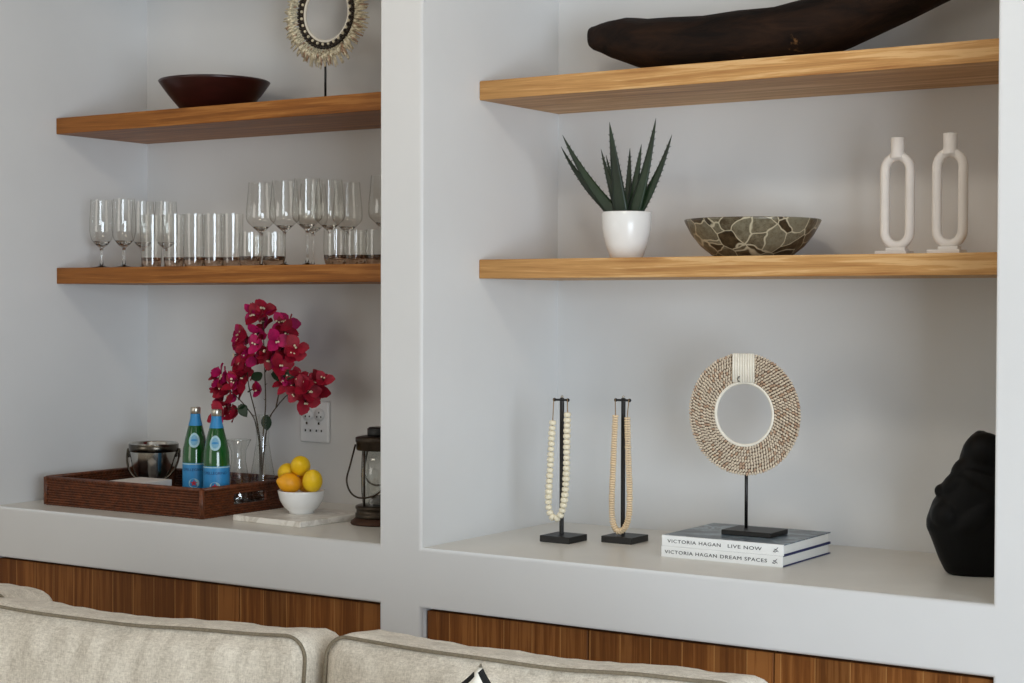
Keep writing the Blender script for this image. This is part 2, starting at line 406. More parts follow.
def shell_fringe():
    c = at(327.3, 13, Y=3.97)
    t = thing('shell_necklace_ornament', 'round ornament of long spiky cream shells with dark beaded ring on the upper left shelf', 'ornament', (c.x, 3.97, T1L))
    zc = c.z - T1L
    b = bmesh.new(); bx(b, (-.055, -.04, 0), (.055, .04, .014), 0, .002); obj('base', b, 'black', t)
    b = bmesh.new(); tube(b, [(-.012, .006, .012), (-.012, .006, zc-.08)], .0035, 8); obj('rod', b, 'black', t)
    b = bmesh.new()
    for k in range(3):
        n = 104
        for i in range(n):
            a = 2*PI*(i+k/3)/n + random.uniform(-.02, .02)
            r1 = .106 + k*.006; r2 = .157 + random.uniform(-.008, .009) - k*.011
            d = Vector((math.cos(a), 0, math.sin(a)))
            y = -.004 - .006*k; sw = Vector((-d.z, 0, d.x))*random.uniform(-.006, .006)
            tube(b, [d*r1+Vector((0, y, 0)), d*(r1+r2)/2 + Vector((0, y-.006, 0)) + sw*.4, d*r2 + Vector((0, y-.001, 0)) + sw], [.0026, .0042, .0019], 5, 1 if random.random() < .12 else 0)
    o = obj('shell_fringe', b, ['shell_old', 'shell_brown'], t, (0, 0, zc))
    b = bmesh.new()
    lathe(b, [(.086, -.004), (.106, -.004), (.106, .004), (.086, .004)], 64, 0, closed=True, smooth=False)
    bmesh.ops.rotate(b, verts=b.verts[:], cent=(0, 0, 0), matrix=Matrix.Rotation(PI/2, 3, 'X'))
    obj('backing_ring', b, 'backing', t, (0, 0, zc))
    b = bmesh.new()
    for i in range(56):
        a = 2*PI*i/56
        for k, rr in enumerate((.092, .102)):
            ball(b, (rr*math.cos(a+k*.056), -.008, rr*math.sin(a+k*.056)), .0054 if k else .0046, 1 if (k == 0 and i % 2) else 0, 8, 6)
    obj('bead_ring', b, ['dark_bead', 'shell_old'], t, (0, 0, zc))
    b = bmesh.new(); n = 64
    tube(b, [(.083*math.cos(2*PI*i/n), -.002, .083*math.sin(2*PI*i/n)) for i in range(n)], .0045, 8, closed=True); obj('inner_ring', b, 'rim', t, (0, 0, zc))
shell_fringe()

# ------------------------------------------------------------------ glasses
def revolve_part(name, prof, t, m='glass', segs=40):
    b = bmesh.new(); lathe(b, prof, segs); return obj(name, b, m, t)

def make_wine():
    t = thing('wine_glass', '', 'glass')
    b = revolve_part('bowl', [(.0, .1), (.006, .1015), (.024, .1175), (.0405, .1335), (.0438, .141), (.0446, .15), (.0438, .17), (.041, .2), (.0365, .252)], t, 'thin_glass')
    revolve_part('bowl_bottom', [(0, .1005), (.0055, .1022), (.0235, .118), (.0232, .1192), (.0125, .113), (.006, .1105), (0, .1095)], t, 'glass')
    revolve_part('stem', [(0, .0995), (.0055, .0995), (.0034, .09), (.0028, .06), (.003, .025), (.006, .0095), (0, .0085)], t, segs=20)
    revolve_part('foot', [(0, 0), (.036, 0), (.0365, .001), (.036, .002), (.015, .004), (.007, .008), (0, .008)], t)
    return t
def make_small():
    t = thing('stemmed_glass', '', 'glass')
    revolve_part('bowl', [(0, .062), (.006, .063), (.018, .072), (.032, .09), (.0372, .115), (.037, .15), (.033, .215)], t, 'thin_glass')
    revolve_part('bowl_bottom', [(0, .0625), (.0055, .0636), (.0176, .0726), (.027, .0838), (.0268, .0845), (.0165, .0775), (.006, .0715), (0, .0705)], t, 'glass')
    revolve_part('stem', [(0, .0615), (.0058, .0615), (.0042, .052), (.0042, .03), (.0062, .0105), (0, .0095)], t, segs=20)
    revolve_part('foot', [(0, 0), (.031, 0), (.0315, .0012), (.031, .0024), (.015, .005), (.007, .009), (0, .009)], t)
    return t
def make_high():
    t = thing('highball_glass', '', 'glass')
    revolve_part('wall', [(.0285, .003), (.0305, .02), (.0325, .08), (.0335, .158)], t, 'thin_glass')
    revolve_part('base', [(0, .002), (.008, .0005), (.024, 0), (.0282, .0028), (.0303, .02), (.0306, .028), (.028, .0285), (.021, .021), (0, .018)], t, 'base_glass')
    return t
def make_short():
    t = thing('tumbler', '', 'glass')
    revolve_part('wall', [(.0285, .003), (.032, .015), (.0338, .04), (.033, .098)], t, 'thin_glass')
    revolve_part('base', [(0, .002), (.008, .0005), (.024, 0), (.0283, .0028), (.0317, .015), (.0322, .018), (.0328, .027), (.030, .0275), (.022, .019), (0, .016)], t, 'base_glass')
    return t
PROTO = {}
MAKE = dict(w=make_wine, s=make_small, h=make_high, t=make_short)
GRP = dict(w='tall wine glasses on the lower left shelf', s='small stemmed glasses on the lower left shelf', h='highball glasses on the lower left shelf', t='short tumblers on the lower left shelf')
GL = [
 ('s', 101.6, 3.86, 'small stemmed glass nearest the left wall, standing apart at the end of the shelf'),
 ('s', 124, 3.86, 'small stemmed glass second from the left wall, unobstructed'),
 ('s', 143.2, 3.99, 'small stemmed glass behind the leftmost highball glass'),
 ('s', 166, 4.03, 'small stemmed glass at the back, behind the second highball glass from the left'),
 ('h', 151.5, 3.81, 'clear highball glass leftmost in the front row, beside the small stemmed glasses'),
 ('h', 174, 3.82, 'clear highball glass second from the left in the front row'),
 ('h', 194, 3.83, 'clear highball glass in the middle of the row of five highballs'),
 ('h', 213.5, 3.86, 'clear highball glass fourth from the left in the front row'),
 ('h', 232, 3.88, 'clear highball glass rightmost of the five, next to the short tumblers'),
 ('t', 250.5, 3.82, 'short tumbler just right of the highballs, below the leftmost tall wine glass'),
 ('t', 257, 4.03, 'short tumbler behind the one below the leftmost tall wine glass'),
 ('t', 274, 3.84, 'short tumbler between the stems of the two leftmost tall wine glasses'),
 ('w', 261, 3.93, 'tall wine glass leftmost of the big ones, behind a short tumbler'),
 ('w', 284.6, 3.9, 'tall wine glass second from left of the big ones, highest rim in view'),
 ('w', 307.2, 3.87, 'tall wine glass in the middle of the big ones, stem in full view'),
 ('w', 313, 4.05, 'tall wine glass at the back, behind the one whose stem is in full view'),
 ('w', 329.5, 3.94, 'tall wine glass whose stem is hidden by the left tumbler near the pillar'),
 ('w', 347.5, 4.05, 'tall wine glass above the gap between two tumblers near the pillar'),
 ('w', 384, 3.9, 'tall wine glass cut off by the white pillar'),
 ('t', 335.4, 3.82, 'short tumbler with dark base left in the trio beside the white pillar'),
 ('t', 355.4, 3.84, 'short tumbler with dark base in the middle of the trio beside the white pillar'),
 ('t', 362, 3.99, 'short tumbler behind the middle one of the trio beside the white pillar'),
 ('t', 377.5, 3.86, 'short tumbler half hidden by the edge of the white pillar'),
]
for k, px, Y, lab in GL:
    q = at(px, 262, Y=Y); loc = (q.x, Y, M1L)
    if k not in PROTO:
        o = MAKE[k](); PROTO[k] = o; o.location = loc; o['label'] = lab; o['group'] = GRP[k]
    else: dup(PROTO[k], loc, random.uniform(0, 6), lab, GRP[k])

# ------------------------------------------------------------------ tray and what it holds
TX0, TX1, TY0, TY1, TZ, THT = -4.088, -3.445, 3.63, 4.035, ZL, .083
def tray():
    cx, cy = (TX0+TX1)/2, (TY0+TY1)/2; hx, hy = (TX1-TX0)/2, (TY1-TY0)/2
    t = thing('rattan_tray', 'large dark brown woven rattan tray with handle holes on the left ledge', 'tray', (cx, cy, TZ))
    b = bmesh.new(); bx(b, (-hx+.006, -hy+.006, .001), (hx-.006, hy-.006, .012)); obj('bottom', b, 'rattan_dark', t)
    def wall(a, c, hole):
        b = bmesh.new(); a = Vector(a); c = Vector(c); L = (c-a).length; d = (c-a).normalized(); nrm = Vector((-d.y, d.x, 0))
        rows = 11; h = THT/rows; n = int(L/.0065)
        for r in range(rows):
            z = h*(r+.5); segs = []
            if hole and 4 <= r <= 7: segs = [(0, int(n*.33)), (int(n*.67), n)]
            else: segs = [(0, n)]
            for s0, s1 in segs:
                pts = [a + d*(L*i/n) + nrm*(.0022*math.cos(PI*i/1 + PI*r)) + Vector((0, 0, z)) for i in range(s0, s1+1)]
                tube(b, pts, h*.56, 6, 0 if random.random() < .8 else 0)
        return b
    cs = [(-hx, -hy, 0), (hx, -hy, 0), (hx, hy, 0), (-hx, hy, 0)]
    for i in range(4):
        obj('side_panel', wall(cs[i], cs[(i+1) % 4], i == 1), 'rattan', t)
    b = bmesh.new()
    q = lambda x, y: (x, y, THT)
    for i in range(4):
        tube(b, [Vector(cs[i])+Vector((0, 0, THT)), Vector(cs[(i+1) % 4])+Vector((0, 0, THT))], .0055, 8)
        tube(b, [Vector(cs[i])+Vector((0, 0, .002)), Vector(cs[i])+Vector((0, 0, THT+.002))], .008, 10)
    obj('rim', b, 'rattan', t)
tray()
TF = TZ+.012

def bucket():
    p = at(151.5, 465, Y=3.92)
    t = thing('ice_bucket', 'polished steel ice bucket with a swing handle in the back left of the tray', 'bucket', (p.x, 3.93, TF), .62); t.scale.z = 1.13
    b = bmesh.new()
    lathe(b, [(0, 0), (.052, 0), (.058, .004), (.066, .03), (.072, .08), (.0745, .125), (.0745, .142), (.0765, .144), (.0745, .146), (.0725, .143), (.07, .08), (.063, .03), (.05, .008), (0, .006)], 56)
    obj('body', b, 'steel', t)
    b = bmesh.new()
    lathe(b, [(.0745, .122), (.077, .124), (.0775, .142), (.0745, .144)], 56); obj('rim_band', b, 'dark_steel', t)
    b = bmesh.new(); n = 24
    pts = [(.0815*math.cos(a), -.062*math.sin(a)**.7, .124-.085*math.sin(a)**.8) for a in [PI*i/n for i in range(n+1)]]
    tube(b, pts, .0035, 8, flat=1.0); obj('handle', b, 'dark_steel', t)
    for s in (-1, 1):
        b = bmesh.new(); bx(b, (s*.079-.004, -.008, .105), (s*.079+.004, .008, .13), 0, .002); obj('lug', b, 'dark_steel', t)
bucket()

q0 = at(139.5, 484, Z=.925)
b = bmesh.new(); bx(b, (-.064, -.068, 0), (.064, .068, .074), 0, .002)
b2 = None
tag(obj('napkin_stack', b, 'white_matte', loc=(q0.x-.095, 3.715, TF), rotz=.02), 'flat white square stack in front of the steel bucket inside the tray', 'napkins')

def bottle(px, Y, label):
    p = at(px, 480, Y=Y)
    t = thing('water_bottle', label, 'bottle', (p.x, Y, TF), math.atan2(p.x, p.y)*-1, 'green mineral water bottles in the tray')
    b = bmesh.new()
    lathe(b, [(0, .004), (.03, 0), (.036, .003), (.0382, .01), (.0384, .09), (.0384, .15), (.0368, .178), (.030, .215), (.021, .252), (.0155, .275), (.0142, .29), (.0142, .298), (0, .298)], 40); obj('body', b, 'bottle', t)
    b = bmesh.new(); lathe(b, [(.0145, .29), (.0152, .291), (.0152, .309), (.0142, .311), (0, .311)], 28); obj('cap', b, 'cap', t)
    b = bmesh.new(); lathe(b, [(.0212, .2525), (.0159, .2745), (.0147, .29)], 28); obj('neck_band', b, 'label_blue', t)
    b = bmesh.new(); lathe(b, [(.0386, .026), (.0388, .027), (.0388, .133), (.0386, .134)], 48)
    lathe(b, [(.0389, .129), (.0389, .1325)], 48, 1)
    lathe(b, [(.0389, .029), (.0389, .031)], 48, 1)
    lb = obj('label', b, ['label_blue', 'label_pale'], t)
    # lettering wrapped round the glass
    tb = text_bm('S.PELLEGRINO', .0118, 1.0, 'CENTER')
    bmesh.ops.subdivide_edges(tb, edges=tb.edges[:], cuts=1)
    for v in tb.verts:
        a = v.co.x/.039 - PI/2 - .12; z = .109+v.co.y
        v.co = (.0393*math.cos(a), .0393*math.sin(a), z)
    obj('lettering', tb, 'ink_blue', lb)
    # red star on a pale disc
    b = bmesh.new()
    def patch(cx, cz, rx, rz, R, mi, star=False, n=24):
        vs = []
        for i in range(n if not star else 10):
            a = 2*PI*i/(n if not star else 10) + PI/2
            k = (1 if i % 2 == 0 else .42) if star else 1
            x = cx + rx*k*math.cos(a); z = cz + rz*k*math.sin(a); an = x/.0385 - PI/2 - .12
            rr = R(z) if callable(R) else R
            vs.append(b.verts.new((rr*math.cos(an), rr*math.sin(an), z)))
        f = b.faces.new(vs); f.material_index = mi
    patch(0, .07, .016, .015, .0392, 0); patch(0, .07, .011, .011, .0394, 1, True)
    obj('star_mark', b, ['label_pale', 'label_red'], lb)
    b = bmesh.new()
    sh = lambda z: .0384 - max(0, (z-.15))/.0645*.0084*.75 + .0022
    n = 8
    def grid(rx, rz, cz, off, mi):
        m = 10; vv = {}
        for i in range(m+1):
            for j in range(m+1):
                x = -1+2*i/m; y = -1+2*j/m
                u = x*math.sqrt(1-y*y/2); w_ = y*math.sqrt(1-x*x/2)
                z = cz + rz*w_; an = u*rx/.036 - PI/2 - .12
                if z <= .15: R = .0384
                elif z <= .178: R = .0384-(z-.15)/.028*.0016
                elif z <= .215: R = .0368-(z-.178)/.037*.0068
                else: R = .03-(z-.215)/.037*.009
                R += off
                vv[i, j] = b.verts.new((R*math.cos(an), R*math.sin(an), z))
        for i in range(m):
            for j in range(m):
                f = b.faces.new((vv[i, j], vv[i+1, j], vv[i+1, j+1], vv[i, j+1])); f.material_index = mi; f.smooth = True
    grid(.0185, .0235, .207, .0007, 0); grid(.0125, .0165, .207, .0012, 3); grid(.011, .0035, .207, .0016, 1)
    obj('shoulder_label', b, ['label_pale', 'label_blue', 'label_pale', 'label_mid'], t)
    return t
_b0 = bottle
def bottle(px, Y, label):
    t = _b0(px, Y, label); t.scale.z = .935; return t
bottle(195.5, 3.83, 'green mineral water bottle with blue label, the left of the two in the tray')
bottle(216.5, 3.785, 'green mineral water bottle with blue label, the right of the two, beside the carafe')

def carafe(px, Y, h, rb, rn, rt_, neck, label, name):
    p = at(px, 470, Y=Y)
    b = bmesh.new(); th = .0022
    out = [(0, 0), (rb*.86, 0), (rb*.97, .006), (rb, .02), (rb*.93, h*.24), (rn+(rb-rn)*.35, neck*h*.72), (rn, neck*h), (rn*1.06, h*(neck+1)/2), (rt_, h)]
    lathe(b, out, 40)
    lathe(b, [(rb*.97, .008), (rb*.8, .010), (0, .009)], 40)
    tube(b, [(rt_*math.cos(2*PI*i/40), rt_*math.sin(2*PI*i/40), h) for i in range(40)], .0011, 6, closed=True)
    return tag(obj(name, b, 'smoke_glass', loc=(p.x, Y, TF)), label, 'carafe')
carafe(238.5, 3.875, .195, .041, .0215, .037, .68, 'empty clear glass carafe between the green bottles and the flower vase', 'glass_carafe')
vase = carafe(262.5, 3.965, .265, .043, .019, .028, .7, 'clear glass vase holding the pink bougainvillea at the tray end', 'glass_vase')
vase['category'] = 'vase'

# bougainvillea
def bract_mesh(bm, mi, size):
    for k in range(3):
        a0 = 2*PI*k/3 + random.uniform(-.2, .2); tilt = random.uniform(.55, .95)
        rows = []; L = size*random.uniform(.9, 1.15); W = L*.44
        for i in range(5):
            s = i/4; wv = W*(math.sin(PI*min(1, s*.92+.06))**.75)
            rr = L*s*math.sin(tilt+.3*s); zz = L*s*math.cos(tilt+.3*s)
            row = []
            for j in (-1, 0, 1):
                q = Vector((rr, j*wv, zz + (.12*L if j else 0)*s))
                q = Matrix.Rotation(a0, 3, 'Z') @ q; row.append(bm.verts.new(q))
            rows.append(row)
        for i in range(4):
            for j in range(2):
                f = bm.faces.new((rows[i][j], rows[i+1][j], rows[i+1][j+1], rows[i][j+1])); f.material_index = mi; f.smooth = True
    for k in range(2):
        a = random.uniform(0, 6); d = Vector((math.cos(a)*.25, math.sin(a)*.25, 1)).normalized()
        tube(bm, [(0, 0, 0), d*size*.55], size*.035, 5, 1)
        ball(bm, d*size*.58, size*.085, 2, 6, 5)
FL = []
for i in range(8):
    bm = bmesh.new(); bract_mesh(bm, 0, .036)
    me = bpy.data.meshes.new('flower'); bm.to_mesh(me); bm.free()
    for m in (MAT['bract_pink'] if i in (1, 4, 6) else MAT['bract'], MAT['stem'], MAT['floret']): me.materials.append(m)
    FL.append(me)
def leaf_mesh():
    bm = bmesh.new(); rows = []; L = .05
    for i in range(7):
        s = i/6; wv = .017*math.sin(PI*min(1, s*.9+.08))**.8 if i < 6 else .0008
        rows.append([bm.verts.new((L*s, j*wv, -.012*s*s + abs(j)*.004)) for j in (-1, 0, 1)])
    for i in range(6):
        for j in range(2):
            f = bm.faces.new((rows[i][j], rows[i+1][j], rows[i+1][j+1], rows[i][j+1])); f.smooth = True
    me = bpy.data.meshes.new('leaf'); bm.to_mesh(me); bm.free(); me.materials.append(MAT['leaf']); return me
LF = leaf_mesh()
vp = vase.location.copy()
def branch(label, Y, stems, flowers, leaves):
    t = thing('bougainvillea_branch', label, 'flowers', (vp.x, vp.y, vp.z+.012), 0, 'bougainvillea branches in the glass vase')
    org = Vector(t.location)
    for st in stems:
        b = bmesh.new(); pts = []
        raw = [at(x, y, Y=Y + dy) for x, y, dy in st]
        for i in range(len(raw)-1):
            for k in range(5):
                s = k/5; pts.append(raw[i].lerp(raw[i+1], s) + Vector((0, 0, 0)))
        pts.append(raw[-1])
        # soften
        for _ in range(3):
            pts = [pts[0]] + [(pts[i-1]+pts[i]*2+pts[i+1])/4 for i in range(1, len(pts)-1)] + [pts[-1]]
        n = len(pts)
        tube(b, [q-org for q in pts], [.0026*(1-.55*i/n) for i in range(n)], 6)
        for i in range(2, n-2, 3):
            d = Vector((random.uniform(-1, 1), random.uniform(-1, 1), .6)).normalized()
            tube(b, [pts[i]-org, pts[i]-org+d*.008], [.0012, .0004], 4)
        obj('stem', b, 'stem', t)
    for x, y in flowers:
        for rep in range(2):
            yy = Y + random.uniform(-.045, .035)
            q = at(x+random.uniform(-4, 4)*(rep), y+random.uniform(-4, 4)*(rep), Y=yy)
            o = bpy.data.objects.new('flower', random.choice(FL)); C.objects.link(o); o.parent = t
            o.location = q - org
            # faces outwards: mostly up and towards the room
            d = Vector((random.uniform(-.9, .9) + (x-262)/90, -random.uniform(.3, 1.1), random.uniform(-.4, .8))).normalized()
            o.rotation_euler = d.to_track_quat('Z', 'Y').to_euler(); s = random.uniform(.92, 1.28); o.scale = (s, s, s)
            o.location = o.location - d*.012
    for x, y, ang, sc in leaves:
        q = at(x, y, Y=Y-.03)
        o = bpy.data.objects.new('leaf', LF); C.objects.link(o); o.parent = t; o.location = q - org
        o.rotation_euler = (random.uniform(.9, 1.3), ang, random.uniform(-.3, .3)); o.scale = (sc, sc, sc)
YV = vp.y
branch('tallest bougainvillea branch with crimson bracts reaching highest above the vase', YV,
    [[(260, 484, 0), (262.5, 440, 0), (266, 405, -.01), (265, 380, 0), (264, 350, .01), (263, 318, 0)], [(265, 360, 0), (270, 335, 0), (278, 325, 0)], [(265, 372, 0), (276, 352, 0), (290, 345, 0)]],
    [(263, 309), (256, 315), (264, 322), (280, 322), (287, 324), (291, 341), (297, 347), (289, 354), (279, 344), (262, 355), (270, 358), (278, 364), (285, 333), (283, 350)], [(272, 373, .4, 1.0), (262, 373, 2.6, .9)])
branch('bougainvillea branch leaning right, crimson bracts hanging above the wall socket', YV,
    [[(261, 486, 0), (264.5, 445, 0), (268, 418, 0), (282, 400, -.02), (294, 388, -.03), (312, 384, -.03)], [(276, 408, 0), (279, 392, 0), (283, 378, 0)], [(300, 387, -.02), (306, 398, -.02)]],
    [(284, 380), (293, 382), (295, 394), (299, 376), (305, 386), (315, 383), (317, 391), (323, 379), (307, 399), (309, 392), (289, 376)], [(284, 373, .2, .9)])
branch('bougainvillea branch drooping left over the green bottles, crimson and magenta bracts', YV,
    [[(260, 486, 0), (260, 445, 0), (255, 418, -.005), (242, 402, -.02), (232, 392, -.02), (220, 386, -.03)], [(246, 412, 0), (236, 408, -.02), (229, 410, -.02)]],
    [(218, 372), (215, 383), (224, 389), (218, 397), (227, 407), (220, 414), (233, 414), (233, 383), (229, 398), (223, 379), (238, 390)], [(240, 405, .8, .9), (246, 405, 2.2, .8)])
branch('short bougainvillea branch left of centre with bright magenta bracts at its tip', YV+.02,
    [[(261, 486, 0), (260.5, 442, 0), (256, 415, 0), (248, 385, 0), (246, 350, 0), (246, 338, 0)], [(248, 392, 0), (254, 388, 0)]],
    [(243, 335), (240, 340), (257, 334), (256, 344), (244, 354), (242, 366), (253, 362), (243, 376), (255, 386), (250, 372), (240, 358)], [(266, 415, 1.5, .95)])

# wall socket
def outlet():
    c = at(316.3, 421.5, Y=YB); t = thing('wall_socket', 'white double wall socket plate on the back wall under the flowers', 'socket', (c.x, YB, c.z))
    b = bmesh.new(); bx(b, (-.058, -.012, -.065), (.058, -.0005, .065), 0, .006, 3); obj('plate', b, 'plate_white', t)
    for s in (-1, 1):
        b = bmesh.new()
        lathe(b, [(0, 0), (.019, 0), (.02, .001), (.02, .003), (0, .003)], 24)
        bmesh.ops.rotate(b, verts=b.verts[:], cent=(0, 0, 0), matrix=Matrix.Rotation(PI/2, 3, 'X'))
        r = obj('rocker_switch', b, 'plate_white', t, (s*.023, -.0125, .022))
        b = bmesh.new()
        for dx, dz in ((0, .007), (-.008, -.006), (.008, -.006)):
            bx(b, (dx-.0022, -.0036, dz-.0026), (dx+.0022, -.0031, dz+.0026))
        obj('slot', b, 'hole', r)
    for dx, dz in ((-.028, -.005), (.02, -.005)):
        b = bmesh.new(); bx(b, (dx-.003, -.0135, dz-.004), (dx+.003, -.0122, dz+.004)); obj('screw', b, 'dark_steel', t)
    for dx in (-.032, -.012, .012, .032):
        b = bmesh.new(); bx(b, (dx-.007, -.0145, -.034), (dx+.007, -.0122, -.02), 0, .001); g = obj('rocker', b, 'plate_white', t)
        b = bmesh.new(); bx(b, (dx-.002, -.0152, -.031), (dx+.003, -.0146, -.024)); obj('marking', b, 'hole', g)
outlet()

# board, bowl of lemons
b = bmesh.new(); bx(b, (-.133, -.140, 0), (.133, .140, .017), 0, .003, 3)
tag(obj('serving_board', b, 'marble', loc=(-3.212, 3.79, ZL), rotz=-.07), 'square white marble serving board under the bowl of lemons', 'board')
BZ = ZL+.017
pb = at(301.5, 507, Y=3.80)
b = bmesh.new()
lathe(b, [(0, .004), (.03, .003), (.033, 0), (.036, .0), (.0365, .006), (.05, .018), (.062, .038), (.068, .064), (.0675, .0655), (.066, .065), (.06, .04), (.047, .022), (.03, .011), (0, .009)], 56)
tag(obj('fruit_bowl', b, 'white_ceramic', loc=(pb.x, 3.80, BZ)), 'small round white bowl filled with lemons on the marble board', 'bowl')
def lemon_mesh():
    bm = bmesh.new(); pr = []
    for i in range(17):
        a = PI*i/16; z = -math.cos(a)*.034; r = .0285*math.sin(a)**.9
        nip = .004*math.exp(-((a)/.28)**2) + .006*math.exp(-((PI-a)/.28)**2)
        z += nip*(1 if a > PI/2 else -1); pr.append((r if 0 < i < 16 else 0, z))
    lathe(bm, pr, 28); return bm
me0 = None
for i, (px, py, dy, rot, m, lab) in enumerate([
    (300.5, 466, -.0, (1.2, .3, .5), 'lemon', 'lemon on top of the heap in the white bowl'),
    (289.5, 483, -.028, (1.35, .2, -.6), 'lemon_orange', 'orange-tinged lemon at the front left of the white bowl'),
    (312.5, 481, -.02, (.5, .35, .2), 'lemon', 'lemon standing at the front right of the white bowl'),
    (287.5, 473, .022, (1.3, .0, .9), 'lemon', 'lemon at the back left of the heap, mostly behind the orange-tinged one'),
    (308, 482, .036, (1.3, .4, 2.1), 'lemon_orange', 'lemon at the back of the heap, barely seen between the others')]):
    q = at(px, py, Y=3.80+dy)
    o = obj('lemon', lemon_mesh(), m, loc=q); o.rotation_euler = rot
    tag(o, lab, 'lemon', 'lemons in the white bowl')

# lantern
def lantern():
    p = at(379.0, 523.5, Z=ZL)
    t = thing('hurricane_lantern', 'old bronze hurricane lantern with glass chimney, half behind the white pillar', 'lantern', (p.x, p.y, ZL), .66)
    def part(n, pr, m, segs=40):
        b = bmesh.new(); lathe(b, pr, segs); return obj(n, b, m, t)
    part('foot', [(0, 0), (.078, 0), (.08, .004), (.078, .009), (.068, .016), (.066, .018), (0, .018)], 'rust')
    part('fuel_drum', [(0, .0175), (.064, .0175), (.066, .02), (.066, .03), (.063, .032), (.063, .042), (.066, .044), (.066, .05), (.06, .053), (0, .053)], 'bronze')
    part('burner', [(0, .0525), (.026, .0525), (.026, .068), (.018, .075), (.008, .08), (0, .08)], 'black', 24)
    part('chimney', [(.046, .0535), (.05, .09), (.051, .14), (.048, .206), (.0465, .206), (.0493, .14), (.0483, .09), (.0445, .0535)], 'smoke_glass')
    part('hood', [(.0, .2065), (.062, .2065), (.064, .21), (.064, .228), (.066, .23), (.066, .242), (.05, .246), (.0, .246)], 'bronze')
    part('vent_cap', [(0, .2455), (.032, .2455), (.033, .25), (.033, .266), (.028, .27), (0, .27)], 'black', 28)
    for k in range(4):
        a = PI/4 + PI/2*k; b = bmesh.new()
        tube(b, [(.058*math.cos(a), .058*math.sin(a), .05), (.058*math.cos(a), .058*math.sin(a), .21)], .0028, 8); obj('guard_rod', b, 'bronze', t)
    def wire(nm, pp, y):
        P = [Vector((x, y*(1 if 0 < k < len(pp)-1 else .25), z)) for k, (x, z) in enumerate(pp)]; dense = []
        for i in range(len(P)-1):
            a = P[max(0, i-1)]; b_ = P[i]; c = P[i+1]; d = P[min(len(P)-1, i+2)]
            for k in range(6):
                q = k/6; dense.append(.5*((2*b_)+(c-a)*q+(2*a-5*b_+4*c-d)*q*q+(-a+3*b_-3*c+d)*q**3))
        dense.append(P[-1]); b = bmesh.new(); tube(b, dense, .0027, 8); obj(nm, b, 'bronze', t)
    wire('bail_handle', [(-.066, .222), (-.079, .172), (-.089, .132), (-.083, .103), (-.068, .085), (-.048, .079), (-.02, .083), (.0, .094), (.02, .115), (.045, .16), (.066, .222)], -.066)
    wire('guard_wire', [(-.03, .212), (-.036, .181), (-.042, .145), (-.037, .123), (-.024, .107), (-.004, .101), (.02, .108), (.036, .13), (.042, .16), (.03, .212)], .058)
lantern()

# ------------------------------------------------------------------ right niche, top shelf
def log():
    Y = 3.96
    st = [(589.5, 37, 14), (590.5, 37.5, 20), (594, 38.5, 24), (602, 38.5, 30), (612, 39.5, 38), (628, 41, 46), (640, 43.5, 50), (650, 44.5, 52), (675, 45, 55), (710, 45, 58), (745, 42, 60), (780, 37, 61), (815, 29, 62), (845, 17, 62), (875, 4, 60), (905, -9, 58), (935, -22, 54), (962, -32, 48), (985, -40, 40), (1000, -44, 30), (1008, -46, 14)]
    b = bmesh.new(); rings = []
    org = at(750, 45, Y=Y); org.z = T1
    px = 400.0
    pts = [(at(x, y, Y=Y), h) for x, y, h in st]
    zmin = 9
    for i, (q, h) in enumerate(pts):
        hh = h/2/(390+ (st[i][0]-588)*.09)
        # stay on the shelf
        if q.z-hh < T1+.001: q = Vector((q.x, q.y, T1+.001+hh))
        ring = []
        n = 22
        wd = hh*(.55+.8*min(1, i/6))
        for k in range(n):
            a = 2*PI*k/n; cx_, cz_ = math.cos(a), math.sin(a)
            yy = wd*cx_; zz = hh*(abs(cz_)**.85)*(1 if cz_ > 0 else -1)
            wob = 1 + .05*noise.noise(Vector((q.x*9, k*.9, 3)))
            zz += .004*noise.noise(Vector((q.x*14, k*.5, 9)))*(1 if cz_ > 0 else 0)
            ring.append(b.verts.new((q.x-org.x, q.y-org.y+yy*wob, q.z-org.z+zz*(wob if zz > 0 else 1))))
        rings.append(ring)
    for a, c in zip(rings, rings[1:]):
        n = len(a)
        for k in range(n):
            f = b.faces.new((a[k], a[(k+1) % n], c[(k+1) % n], c[k])); f.smooth = True
    b.faces.new(rings[0]); b.faces.new(rings[-1])
    o = obj('carved_log', b, 'drift', loc=org)
    o.location.y = Y
    return tag(o, 'long dark weathered wooden log carving with upswept end on the top right shelf', 'carving')
log()

